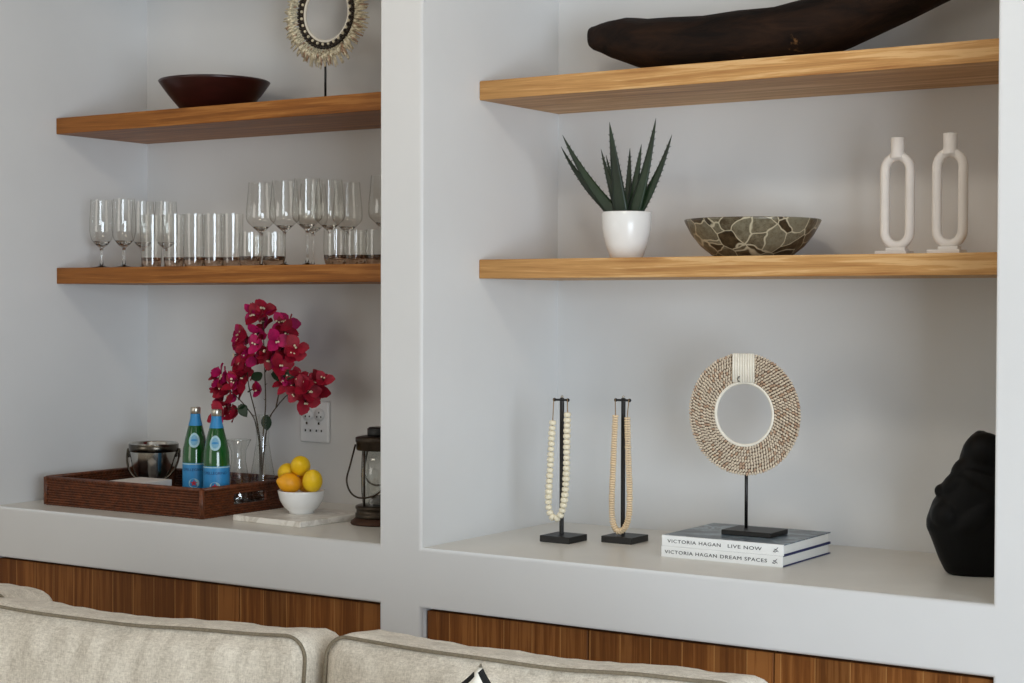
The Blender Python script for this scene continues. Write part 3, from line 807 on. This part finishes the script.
# aloe
def aloe():
    Y = 3.90; p = at(626.5, 240, Y=Y)
    pot = thing('potted_aloe', 'spiky green aloe in a rounded white pot on the right shelf', 'plant', (p.x, Y, M1))
    b = bmesh.new()
    lathe(b, [(0, 0), (.036, 0), (.042, .004), (.054, .036), (.0625, .076), (.0645, .119), (.063, .121), (.0605, .119), (.058, .098), (0, .098)], 56); pt = obj('pot', b, 'white_ceramic', pot)
    b = bmesh.new(); lathe(b, [(0, .112), (.03, .111), (.058, .108), (.058, .102), (0, .102)], 32); obj('soil', b, 'soil', pot)
    base = Vector((0, 0, .108)); org = Vector(pot.location)
    L = [(562.5, 135, -.02, .020, .10, -.6), (561, 146.5, .035, .016, .14, -.6), (601, 149, .02, .014, .05, -.2), (606, 155, .055, .012, .02, -.2), (609.5, 122, -.045, .025, -.02, -.15), (630, 148, .04, .015, .03, 0), (641.5, 144, .0, .018, .05, .2), (656, 118, -.02, .021, .13, .5), (672, 134.5, .0, .018, .16, .5), (648, 157, .05, .014, .12, .4)]
    for x, y, dy, wd, bow, out in L:
        tip = at(x, y, Y=Y+dy) - org
        d0 = tip - base; bs = base + Vector((max(-.022, min(.022, d0.x*.22)), dy*.3, 0))
        mid = bs.lerp(tip, .45) + Vector((d0.x*bow*.9, 0, -abs(d0.x)*.08))
        b = bmesh.new(); n = 16; rows = []
        side0 = None
        for i in range(n+1):
            s = i/n; q = bs*(1-s)**2 + mid*2*s*(1-s) + tip*s*s
            tg = ((mid-bs)*(1-s)+(tip-mid)*s).normalized()
            nr = Vector((-d0.x*.2, -1, 0)) if dy <= 0.03 else Vector((-d0.x*.2, -1, 0))
            sd = tg.cross(nr).normalized(); nn = sd.cross(tg).normalized()
            ww = wd*(1-s)**.8*(1 if s > .1 else .9) + .0004; th = ww*.42
            rows.append([b.verts.new(q + sd*ww*u + nn*th*v) for u, v in ((-1, .25), (-.5, -.3), (0, -.5), (.5, -.3), (1, .25), (.5, .45), (0, .5), (-.5, .45))])
            if 1 < i < n-1 and i % 1 == 0:
                for sg in (-1, 1):
                    e = q + sd*ww*sg*.93; k = tg*.0035
                    f = b.faces.new((b.verts.new(e-k*.6), b.verts.new(e+k*.6), b.verts.new(e+sd*sg*.004+k)))
        for a, c in zip(rows, rows[1:]):
            for k in range(8):
                f = b.faces.new((a[k], a[(k+1) % 8], c[(k+1) % 8], c[k])); f.smooth = True
        obj('leaf', b, 'aloe', pot)
aloe()

p = at(752.5, 235, Y=3.95)
b = bmesh.new()
lathe(b, [(0, .0), (.085, 0), (.097, .004), (.128, .028), (.152, .058), (.1685, .089), (.170, .093), (.168, .095), (.164, .091), (.146, .062), (.12, .034), (.09, .013), (0, .01)], 72)
tag(obj('shell_bowl', b, 'shell_bowl', loc=(p.x, 3.95, M1)), 'wide flared bowl in brown cracked shell pattern between aloe and white candle holders', 'bowl')

def candle(px, Y, H, label):
    p = at(px, 250, Y=Y)
    t = thing('candle_holder', label, 'candle holder', (p.x, Y, M1), 0, 'white loop candle holders on the right shelf')
    b = bmesh.new(); bx(b, (-.045, -.026, 0), (.032, .024, .009), 0, .0015)
    obj('base', b, 'white_matte', t)
    b = bmesh.new()
    bx(b, (-.0235, -.014, .0085), (.0235, .014, .0165), 0, .002)
    rt2 = .0112; rx = .0305; z0 = .0215; z1 = H-.043
    pts = []
    for i in range(13): a = PI*i/12; pts.append((rx*math.cos(a), 0, z1-rx*1.05+rx*1.05*math.sin(a)))
    for i in range(13): a = PI+PI*i/12; pts.append((rx*math.cos(a), 0, z0+rx*1.05+rx*1.05*math.sin(a)))
    tube(b, pts, rt2, 14, closed=True); obj('loop', b, 'white_matte', t)
    b = bmesh.new()
    lathe(b, [(.019, z1-.004), (.0165, z1+.006), (.0155, z1+.012), (.016, H), (.0125, H+.0005), (.011, H-.02), (0, H-.02)], 28); obj('cup', b, 'white_matte', t)
    return t
candle(897, 3.87, .272, 'white ceramic loop candle holder, left of the pair beside the shell bowl')
candle(949.5, 3.83, .272, 'white ceramic loop candle holder, right of the pair nearest the right wall')

# ------------------------------------------------------------------ right ledge
def bead_stand(px, py, label, rod_dx=-.006):
    p = at(px, py, Z=ZL+.008)
    t = thing('necklace_stand', label, 'stand', (p.x, p.y, ZL))
    b = bmesh.new(); bx(b, (-.045, -.045, 0), (.045, .045, .017), 0, .0015); obj('base', b, 'black', t)
    b = bmesh.new(); bx(b, (-.0045+rod_dx, -.0045, .0165), (.0045+rod_dx, .0045, .372), 0, .0008, 1); obj('rod', b, 'black', t)
    b = bmesh.new(); tube(b, [(rod_dx-.02, -.004, .367), (rod_dx+.02, -.004, .367)], .003, 8)
    for s in (-1, 1): ball(b, (rod_dx+s*.0205, -.004, .367), .0048, 0, 10, 8)
    obj('crossbar', b, 'black', t)
    b = bmesh.new(); lathe(b, [(0, .372), (.003, .372), (.004, .376), (0, .3795)], 12, 0, (rod_dx, 0, 0)); obj('finial', b, 'cap', t)
    return t
def necklace(stand, path, r, thick, pitch, ml, label, name, prof):
    o0 = Vector(stand.location); Y = o0.y - .022
    pts = [at(x, y, Y=Y) - o0 for x, y in path]
    # resample
    dense = []
    for i in range(len(pts)-1):
        a = pts[max(0, i-1)]; b_ = pts[i]; c = pts[i+1]; d = pts[min(len(pts)-1, i+2)]
        for k in range(24):
            s = k/24; dense.append(.5*((2*b_)+(c-a)*s+(2*a-5*b_+4*c-d)*s*s+(-a+3*b_-3*c+d)*s**3))
    dense.append(pts[-1])
    t = thing(name, label, 'necklace', o0 + Vector((0, -.022, .3)))
    off = Vector((0, -.022, .3))
    hang = [Vector((-.0265, -.004, .370)), Vector((.0145, -.004, .370))]
    b = bmesh.new(); tube(b, [hang[0]-off+Vector((0, -.003, 0))] + [q-off for q in dense] + [hang[1]-off+Vector((0, -.003, 0))], .0013, 5); obj('cord', b, 'cord', t)
    bm = bmesh.new(); lathe(bm, prof, 16); me = bpy.data.meshes.new('bead'); bm.to_mesh(me); bm.free(); me.materials.append(MAT[ml])
    acc = 0; nb = 0; last = dense[0]; nxt = pitch*.5
    for i in range(1, len(dense)):
        seg = dense[i]-dense[i-1]; L = seg.length
        while nxt <= acc+L and nb < 100:
            q = dense[i-1]+seg*((nxt-acc)/L)
            o = bpy.data.objects.new('bead', me); C.objects.link(o); o.parent = t; o.location = q-off
            o.rotation_euler = seg.to_track_quat('Z', 'Y').to_euler(); s = random.uniform(.93, 1.07); o.scale = (s, s, s)
            nb += 1; nxt += pitch*random.uniform(.97, 1.03)
        acc += L
s1 = bead_stand(563.5, 538, 'black square-based iron stand holding the thick bone-bead necklace, the left of two')
s2 = bead_stand(624.8, 538.5, 'black square-based iron stand holding the thin disc-bead necklace, next to the books')
barrel = [(0, -.0063), (.0055, -.0063), (.0088, -.0046), (.0097, 0), (.0088, .0046), (.0055, .0063), (0, .0063)]
disc = [(0, -.0024), (.0068, -.0024), (.0082, -.0012), (.0082, .0012), (.0068, .0024), (0, .0024)]
necklace(s1, [(552.8, 420), (551.5, 440), (550.5, 462), (549, 488), (548.6, 505), (551, 515), (556, 518.5), (561, 514), (564.3, 500), (566.3, 475), (566.8, 445), (567.5, 411)], .0088, .013, .0139, 'bead_bone', 'necklace of chunky bone-white beads hanging from the left stand', 'bead_necklace', barrel)
necklace(s2, [(615.5, 415), (614.2, 440), (613, 470), (611.8, 500), (612.5, 520), (616, 529.5), (619.5, 531.5), (625, 527.5), (629, 515), (629.6, 490), (628.3, 455), (627.3, 415)], .008, .005, .0062, 'bead_wood', 'necklace of thin pale wooden disc beads hanging from the right stand', 'bead_necklace', disc)

# books
BX0, BX1, BY0, BY1 = -2.017, -1.695, 3.73, 4.012
BT = .0265
def book(z, rotz, title1, title2, label, cover, dx=0):
    w, d = BX1-BX0, BY1-BY0
    t = thing('book', label, 'book', ((BX0+BX1)/2+dx, (BY0+BY1)/2, z), rotz, 'stacked coffee table books')
    b = bmesh.new(); bx(b, (-w/2+.004, -d/2+.003, .0027), (w/2-.004, d/2-.004, BT-.0027)); obj('pages', b, 'paper', t)
    b = bmesh.new(); bx(b, (-w/2, -d/2, BT-.0026), (w/2, d/2, BT), 0, .0008, 1); obj('front_cover', b, cover, t)
    b = bmesh.new(); bx(b, (-w/2, -d/2, 0), (w/2, d/2, .0026), 0, .0008, 1); obj('back_cover', b, 'ink_blue', t)
    b = bmesh.new(); bx(b, (-w/2, -d/2-.0015, 0), (w/2, -d/2+.0025, BT), 0, .0008, 1); sp = obj('spine', b, 'spine', t)
    for s, x0, size, wid in title1:
        tb = text_bm(s, size, 1.12)
        ww, mn = width(tb); k = wid/ww
        for v in tb.verts: v.co = (-w/2 + x0 + (v.co.x-mn)*k, -d/2-.0018, v.co.y + BT/2 - size*.36)
        g = bmesh.ops.duplicate(tb, geom=tb.verts[:]+tb.edges[:]+tb.faces[:])
        for v in g['geom']:
            if isinstance(v, bmesh.types.BMVert): v.co += Vector((.00035, -.0001, .00015))
        o = obj('lettering', tb, 'ink', sp)
    # small leaping-bird publisher mark
    b = bmesh.new(); x = w/2-.02; zc = BT/2
    for pl in ([(x-.006, zc-.004), (x+.001, zc+.001), (x+.006, zc+.006)], [(x-.004, zc+.002), (x+.001, zc+.001), (x+.007, zc-.004)], [(x-.006, zc-.004), (x-.001, zc-.005), (x+.004, zc-.002)]):
        for (a, c), (e, f) in zip(pl, pl[1:]): tube(b, [(a, -d/2-.0018, c), (e, -d/2-.0018, f)], .0007, 5)
    obj('emblem', b, 'ink', sp)
    return t
book(ZL, -.0, [('VICTORIA HAGAN', .010, .0118, .141), ('DREAM SPACES', .160, .0118, .122)], None, 'lower of the two white-spined coffee table books on the right ledge', 'ink_blue', .0)
book(ZL+BT+.0003, .006, [('VICTORIA HAGAN', .016, .0118, .143), ('LIVE NOW', .178, .0118, .088)], None, 'upper of the two white-spined coffee table books, with dark photo cover under the shell collar', 'cover', .001)

# shell disc on its stand
def shell_disc():
    zb = ZL+2*BT+.0006
    c = at(745.3, 413.9, Y=3.875)
    t = thing('shell_necklace_ornament', 'large round collar of tiny cream shells on a black stand atop the books', 'ornament', (-1.832, 3.865, zb))
    zc = c.z - zb; ox = c.x + 1.832
    b = bmesh.new(); bx(b, (-.066, -.05, 0), (.066, .05, .012), 0, .0015); obj('base', b, 'black', t)
    b = bmesh.new(); tube(b, [(ox+.001, .016, .0115), (ox+.001, .016, zc-.1)], .0042, 10); obj('rod', b, 'black', t)
    b = bmesh.new()
    lathe(b, [(.078, -.003), (.147, -.003), (.147, .004), (.078, .004)], 72, 0, closed=True, smooth=False)
    bmesh.ops.rotate(b, verts=b.verts[:], cent=(0, 0, 0), matrix=Matrix.Rotation(PI/2, 3, 'X'))
    obj('backing_ring', b, 'backing', t, (ox, .006, zc))
    b = bmesh.new()
    nr = 9
    for r in range(nr):
        rad = .0845 + r*.0078; n = int(2*PI*rad/.0076)
        for i in range(n):
            a = 2*PI*(i+.5*(r % 2))/n
            if abs(((a-PI/2+PI) % (2*PI))-PI) < .024/rad*1.0: continue
            d = Vector((math.cos(a), 0, math.sin(a)))
            # each shell a small slanted bead
            rot = Matrix.Rotation(-a+PI/2, 3, 'Y') @ Matrix.Rotation(.5+random.uniform(-.2, .2), 3, 'Y') @ Matrix.Rotation(.35, 3, 'X')
            ball(b, d*(rad+random.uniform(-.0008, .0008))+Vector((0, -.0035, 0)), .0052, 0 if random.random() < .84 else 1, 6, 5, (.62, .75, 1.0), rot)
    obj('shell_rows', b, ['shell', 'shell_brown'], t, (ox, .006, zc))
    b = bmesh.new(); n = 72
    tube(b, [(.0775*math.cos(2*PI*i/n), -.002, .0775*math.sin(2*PI*i/n)) for i in range(n)], .0042, 8, closed=True); obj('inner_rim', b, 'rim', t, (ox, .006, zc))
    b = bmesh.new()
    bx(b, (-.0285, -.0075, .0775), (.0285, -.001, .149), 0, .002)
    for i in range(9): tube(b, [(-.027+.054*i/8, -.0078, .079), (-.027+.054*i/8, -.0078, .148)], .0022, 6)
    tb = obj('woven_tab', b, 'rim', t, (ox, .004, zc))
    b = bmesh.new(); tube(b, [(-.009+.0035*math.cos(a), -.0108, .086+.006*math.sin(a)) for a in [1.2+3.9*i/12 for i in range(13)]], .0012, 6); obj('hook', b, 'ink', tb)
shell_disc()

# black figure statue
def statue():
    p = at(974.5, 575, Z=ZL)
    bm = bmesh.new()
    # loft of the crouching mass: (height, left half width, right half width, half depth)
    lev = [(0, .066, .055, .05), (.006, .073, .06, .056), (.034, .087, .075, .066), (.08, .104, .09, .075), (.105, .115, .1, .078), (.124, .115, .1, .076), (.142, .109, .095, .074), (.165, .101, .09, .072), (.19, .084, .085, .068), (.212, .070, .078, .064),
           (.232, .059, .07, .06), (.247, .046, .062, .056), (.27, .041, .056, .054), (.295, .033, .048, .048), (.315, .018, .034, .036), (.328, .003, .014, .018)]
    rings = []
    for h, a, a2, d in lev:
        ring = []
        for i in range(32):
            t = 2*PI*i/32; c_, s_ = math.cos(t), math.sin(t)
            ring.append(bm.verts.new(((a2 if c_ > 0 else a)*math.copysign(abs(c_)**.8, c_), d*math.copysign(abs(s_)**.8, s_), h)))
        rings.append(ring)
    for a, c in zip(rings, rings[1:]):
        for k in range(32): bm.faces.new((a[k], a[(k+1) % 32], c[(k+1) % 32], c[k]))
    bm.faces.new(rings[0][::-1]); bm.faces.new(rings[-1])
    rz = lambda a: Matrix.Rotation(a, 3, 'Y')
    ball(bm, (.012, -.018, .281), .045, 0, 20, 14, (1.08, 1, 1.02))                       # bowed head
    ball(bm, (-.082, -.016, .190), .0165, 0, 16, 12)                                       # fist
    ball(bm, (-.055, -.02, .205), .03, 0, 16, 12, (.8, 1.2, 1.25), rz(.7))                  # forearm folded against the chest
    ball(bm, (-.034, -.022, .236), .03, 0, 16, 12, (.9, 1.1, 1.2), rz(.5))                  # shoulder
    ball(bm, (-.065, -.03, .135), .045, 0, 16, 12, (.95, 1, .95), rz(.3))                   # knee
    ball(bm, (-.01, -.05, .13), .045, 0, 16, 12, (1.5, .75, .8), rz(-.7))                   # thigh
    ball(bm, (.02, -.05, .21), .036, 0, 16, 12, (1.8, .7, .7), rz(.5))                      # crossed arm
    ball(bm, (.058, -.02, .225), .034, 0, 16, 12, (1, 1, 1.4), rz(-.3))                     # far shoulder
    o = obj('stone_figure', bm, 'stone_black', loc=(p.x, p.y+.02, ZL), rotz=.38)
    m = o.modifiers.new('remesh', 'REMESH'); m.mode = 'VOXEL'; m.voxel_size = .004; m.use_smooth_shade = True
    m2 = o.modifiers.new('smooth', 'SMOOTH'); m2.iterations = 3; m2.factor = .5
    tag(o, 'black carved stone figure of a crouching person at the right end of the ledge', 'sculpture')
statue()

# ------------------------------------------------------------------ sofa
def cushion_bm(w, h, t, r, bulge, seed, sag=.0, cuts=40):
    bm = bmesh.new(); bmesh.ops.create_cube(bm, size=2)
    bmesh.ops.subdivide_edges(bm, edges=bm.edges[:], cuts=cuts, use_grid_fill=True)
    hw, hh, ht = w/2, h/2, t/2
    for v in bm.verts:
        x, y, z = v.co
        q = Vector((x*hw, y*ht, z*hh))
        inner = Vector((max(-(hw-r), min(hw-r, q.x)), max(-(ht-r*.9), min(ht-r*.9, q.y)), max(-(hh-r), min(hh-r, q.z))))
        d = q-inner
        if d.length > 1e-6:
            k = max(abs(d.x), abs(d.y), abs(d.z)); d = d.normalized()*min(r, k) if k > 0 else d
        q = inner+d
        fx = (1-min(1, abs(x))**3); fz = (1-min(1, abs(z))**3)
        q.y += bulge*fx*fz*(1 if y > 0 else -1)*min(1, abs(y)*1.0)
        q.z += (bulge*.1*(1-x*x)*(1-abs(y)**2) - sag*(1-x*x) )*(1 if z > 0 else -.3)*max(0, abs(z))
        nn = noise.noise(Vector((q.x*5+seed, q.y*6, q.z*3)))*.007 + noise.noise(Vector(((q.x+q.z*.55)*22+seed, q.y*6, q.z*4)))*.0042
        q += Vector((nn*.3, nn*(1 if y > 0 else -1), nn*.8))
        v.co = q
    for f in bm.faces: f.smooth = True
    return bm
def piping_bm(w, h, t, r, seed, rad=.0034, front=True, sag=0, bulge=0):
    bm = bmesh.new(); pts = []
    hw, hh = w/2-.006, h/2-.006; rr = r*.9
    def arc(cx, cz, a0, a1):
        for i in range(9): a = a0+(a1-a0)*i/8; pts.append((cx+rr*math.cos(a), cz+rr*math.sin(a)))
    def line(x0, z0, x1, z1):
        for i in range(1, 30): s = i/30; pts.append((x0+(x1-x0)*s, z0+(z1-z0)*s))
    arc(hw-rr, hh-rr, 0, PI/2); line(hw-rr, hh, -hw+rr, hh); arc(-hw+rr, hh-rr, PI/2, PI); line(-hw, hh-rr, -hw, -hh+rr)
    arc(-hw+rr, -hh+rr, PI, 1.5*PI); line(-hw+rr, -hh, hw-rr, -hh); arc(hw-rr, -hh+rr, 1.5*PI, 2*PI); line(hw, -hh+rr, hw, hh-rr)
    P = []
    for x, z in pts:
        y = -t/2+r*.34; xx, zz = x/(w/2), z/(h/2)
        zo = 0
        if z > 0: zo = -sag*(1-xx*xx) + bulge*.05*(1-xx*xx)
        nn = noise.noise(Vector((x*5+seed, y*6, z*3)))*.007
        P.append((x+nn*.3, y-.003-nn*.5, z+zo*max(0, zz)+nn*.8))
    tube(bm, P, rad, 8, closed=True); return bm

def sofa():
    org = Vector((-1.98, 2.4, 0))
    t = thing('sofa', 'pale oatmeal linen sofa with piped back cushions in the foreground', 'sofa', org, 0)
    W = 2.62
    def cu(name, w, h, th, loc, rotx, rotz, seed, r=.05, bulge=.03, sag=0):
        o = obj(name, cushion_bm(w, h, th, r, bulge, seed, sag), 'linen', t, loc); o.rotation_euler = (rotx, 0, rotz)
        g = obj('piping', piping_bm(w, h, th, r, seed, sag=sag, bulge=bulge), 'piping', o)
        return o
    # x runs along the sofa, front towards the camera (-y)
    c1 = at(58, 615, Z=.85); 
    cu('back_cushion', .86, .46, .17, (-2.477-org.x, 2.435-org.y, .843-.23), -.10, .11, 1.3, sag=.013)
    cu('back_cushion', .835, .45, .17, (-1.608-org.x, 2.52-org.y, .848-.225), -.10, .045, 7.7, sag=.010)
    cu('back_cushion', .80, .46, .17, (-3.41-org.x, 2.60-org.y, .808-.23), -.10, .05, 4.1)
    b = bmesh.new(); bx(b, (-1.9, .27, .1), (.87, .42, .70), 0, .03, 4); obj('back_frame', b, 'linen', t)
    b = bmesh.new(); bx(b, (-1.9, -.6, .1), (.87, .268, .3), 0, .03, 4); obj('seat_frame', b, 'linen', t)
    for s, x in ((0, -1.88), (1, .75)):
        b = bmesh.new(); bx(b, (x, -.62, .1), (x+.14, .268, .58), 0, .03, 4); obj('arm', b, 'linen', t)
    for k in range(2):
        x = -1.735+k*1.245
        b = cushion_bm(1.24, .17, .68, .04, .0, 11+k, 0, 16); obj('seat_cushion', b, 'linen', t, (x+.62, -.27, .39))
    for x in (-1.8, .77):
        for y in (-.55, .36):
            b = bmesh.new(); lathe(b, [(0, 0), (.02, 0), (.028, .1), (0, .1)], 16); obj('leg', b, 'mahogany', t, (x, y, 0))
sofa()

def pillow():
    tip = at(481, 663, Y=2.20)
    t = thing('throw_pillow', 'cream throw pillow with black bands, only its corner showing before the sofa cushions', 'pillow', tip)
    S = .30; n = 30
    def surf(u, v, side):
        # u,v in [0,1] measured from the top corner down the two edges
        x = (u-v)*S*.7071; z = -(u+v)*S*.7071
        e = min(u, v, 1-u, 1-v); k = max(0, min(1, e*2))
        th = .075*(1-(1-k)**2.2)
        pinch = .55 + .45*min(1, 3.2*max(u, v))
        return Vector((x*pinch, side*th, z))
    b = bmesh.new(); g = {}
    for sd in (-1, 1):
        for i in range(n+1):
            for j in range(n+1):
                if sd == 1 and (i in (0, n) or j in (0, n)): g[sd, i, j] = g[-1, i, j]; continue
                g[sd, i, j] = b.verts.new(surf(i/n, j/n, sd))
        for i in range(n):
            for j in range(n):
                q = (g[sd, i, j], g[sd, i+1, j], g[sd, i+1, j+1], g[sd, i, j+1])
                f = b.faces.new(q if sd < 0 else q[::-1]); f.smooth = True
                f.material_index = 1 if ((j < 1 and i >= 1) or (i < 1 and j >= 2)) else 0
    o = obj('cover', b, ['cream', 'black_cloth'], t); o.rotation_euler = (-.12, .1, .3)
pillow()

# ------------------------------------------------------------------ light
def area(name, loc, target, sx, sy, power, col):
    l = bpy.data.lights.new(name, 'AREA'); l.shape = 'RECTANGLE'; l.size = sx; l.size_y = sy; l.energy = power; l.color = col
    o = bpy.data.objects.new(name, l); C.objects.link(o); o.location = loc
    d = Vector(target)-Vector(loc); o.rotation_euler = d.to_track_quat('-Z', 'Y').to_euler(); return o
area('window_light', (2.3, -.05, 1.1), (-1.8, 3.8, 1.15), 2.5, 2.2, 205, (.77, .885, 1.0))
area('left_fill_light', (-4.4, -.3, 1.7), (-2.9, 4.1, 1.3), 1.6, 1.8, 20, (1.0, .97, .9))  # unseen fill lamp, added to lift the left niche's dark right corner
area('downlight_right', (-1.75, 2.55, 2.72), (-1.85, 4.1, 1.2), .3, .22, 6.5, (1, .9, .76))
area('downlight_left', (-3.35, 2.55, 2.72), (-3.45, 4.1, 1.2), .6, .4, 4, (1, .9, .76))
wd = bpy.data.worlds.new('world'); bpy.context.scene.world = wd; wd.use_nodes = True
bg = wd.node_tree.nodes['Background']; bg.inputs['Color'].default_value = (.97, .98, .90, 1); bg.inputs['Strength'].default_value = .46
vs = bpy.context.scene.view_settings
vs.view_transform = 'Standard'; vs.look = 'None'; vs.exposure = -.1; vs.gamma = 1
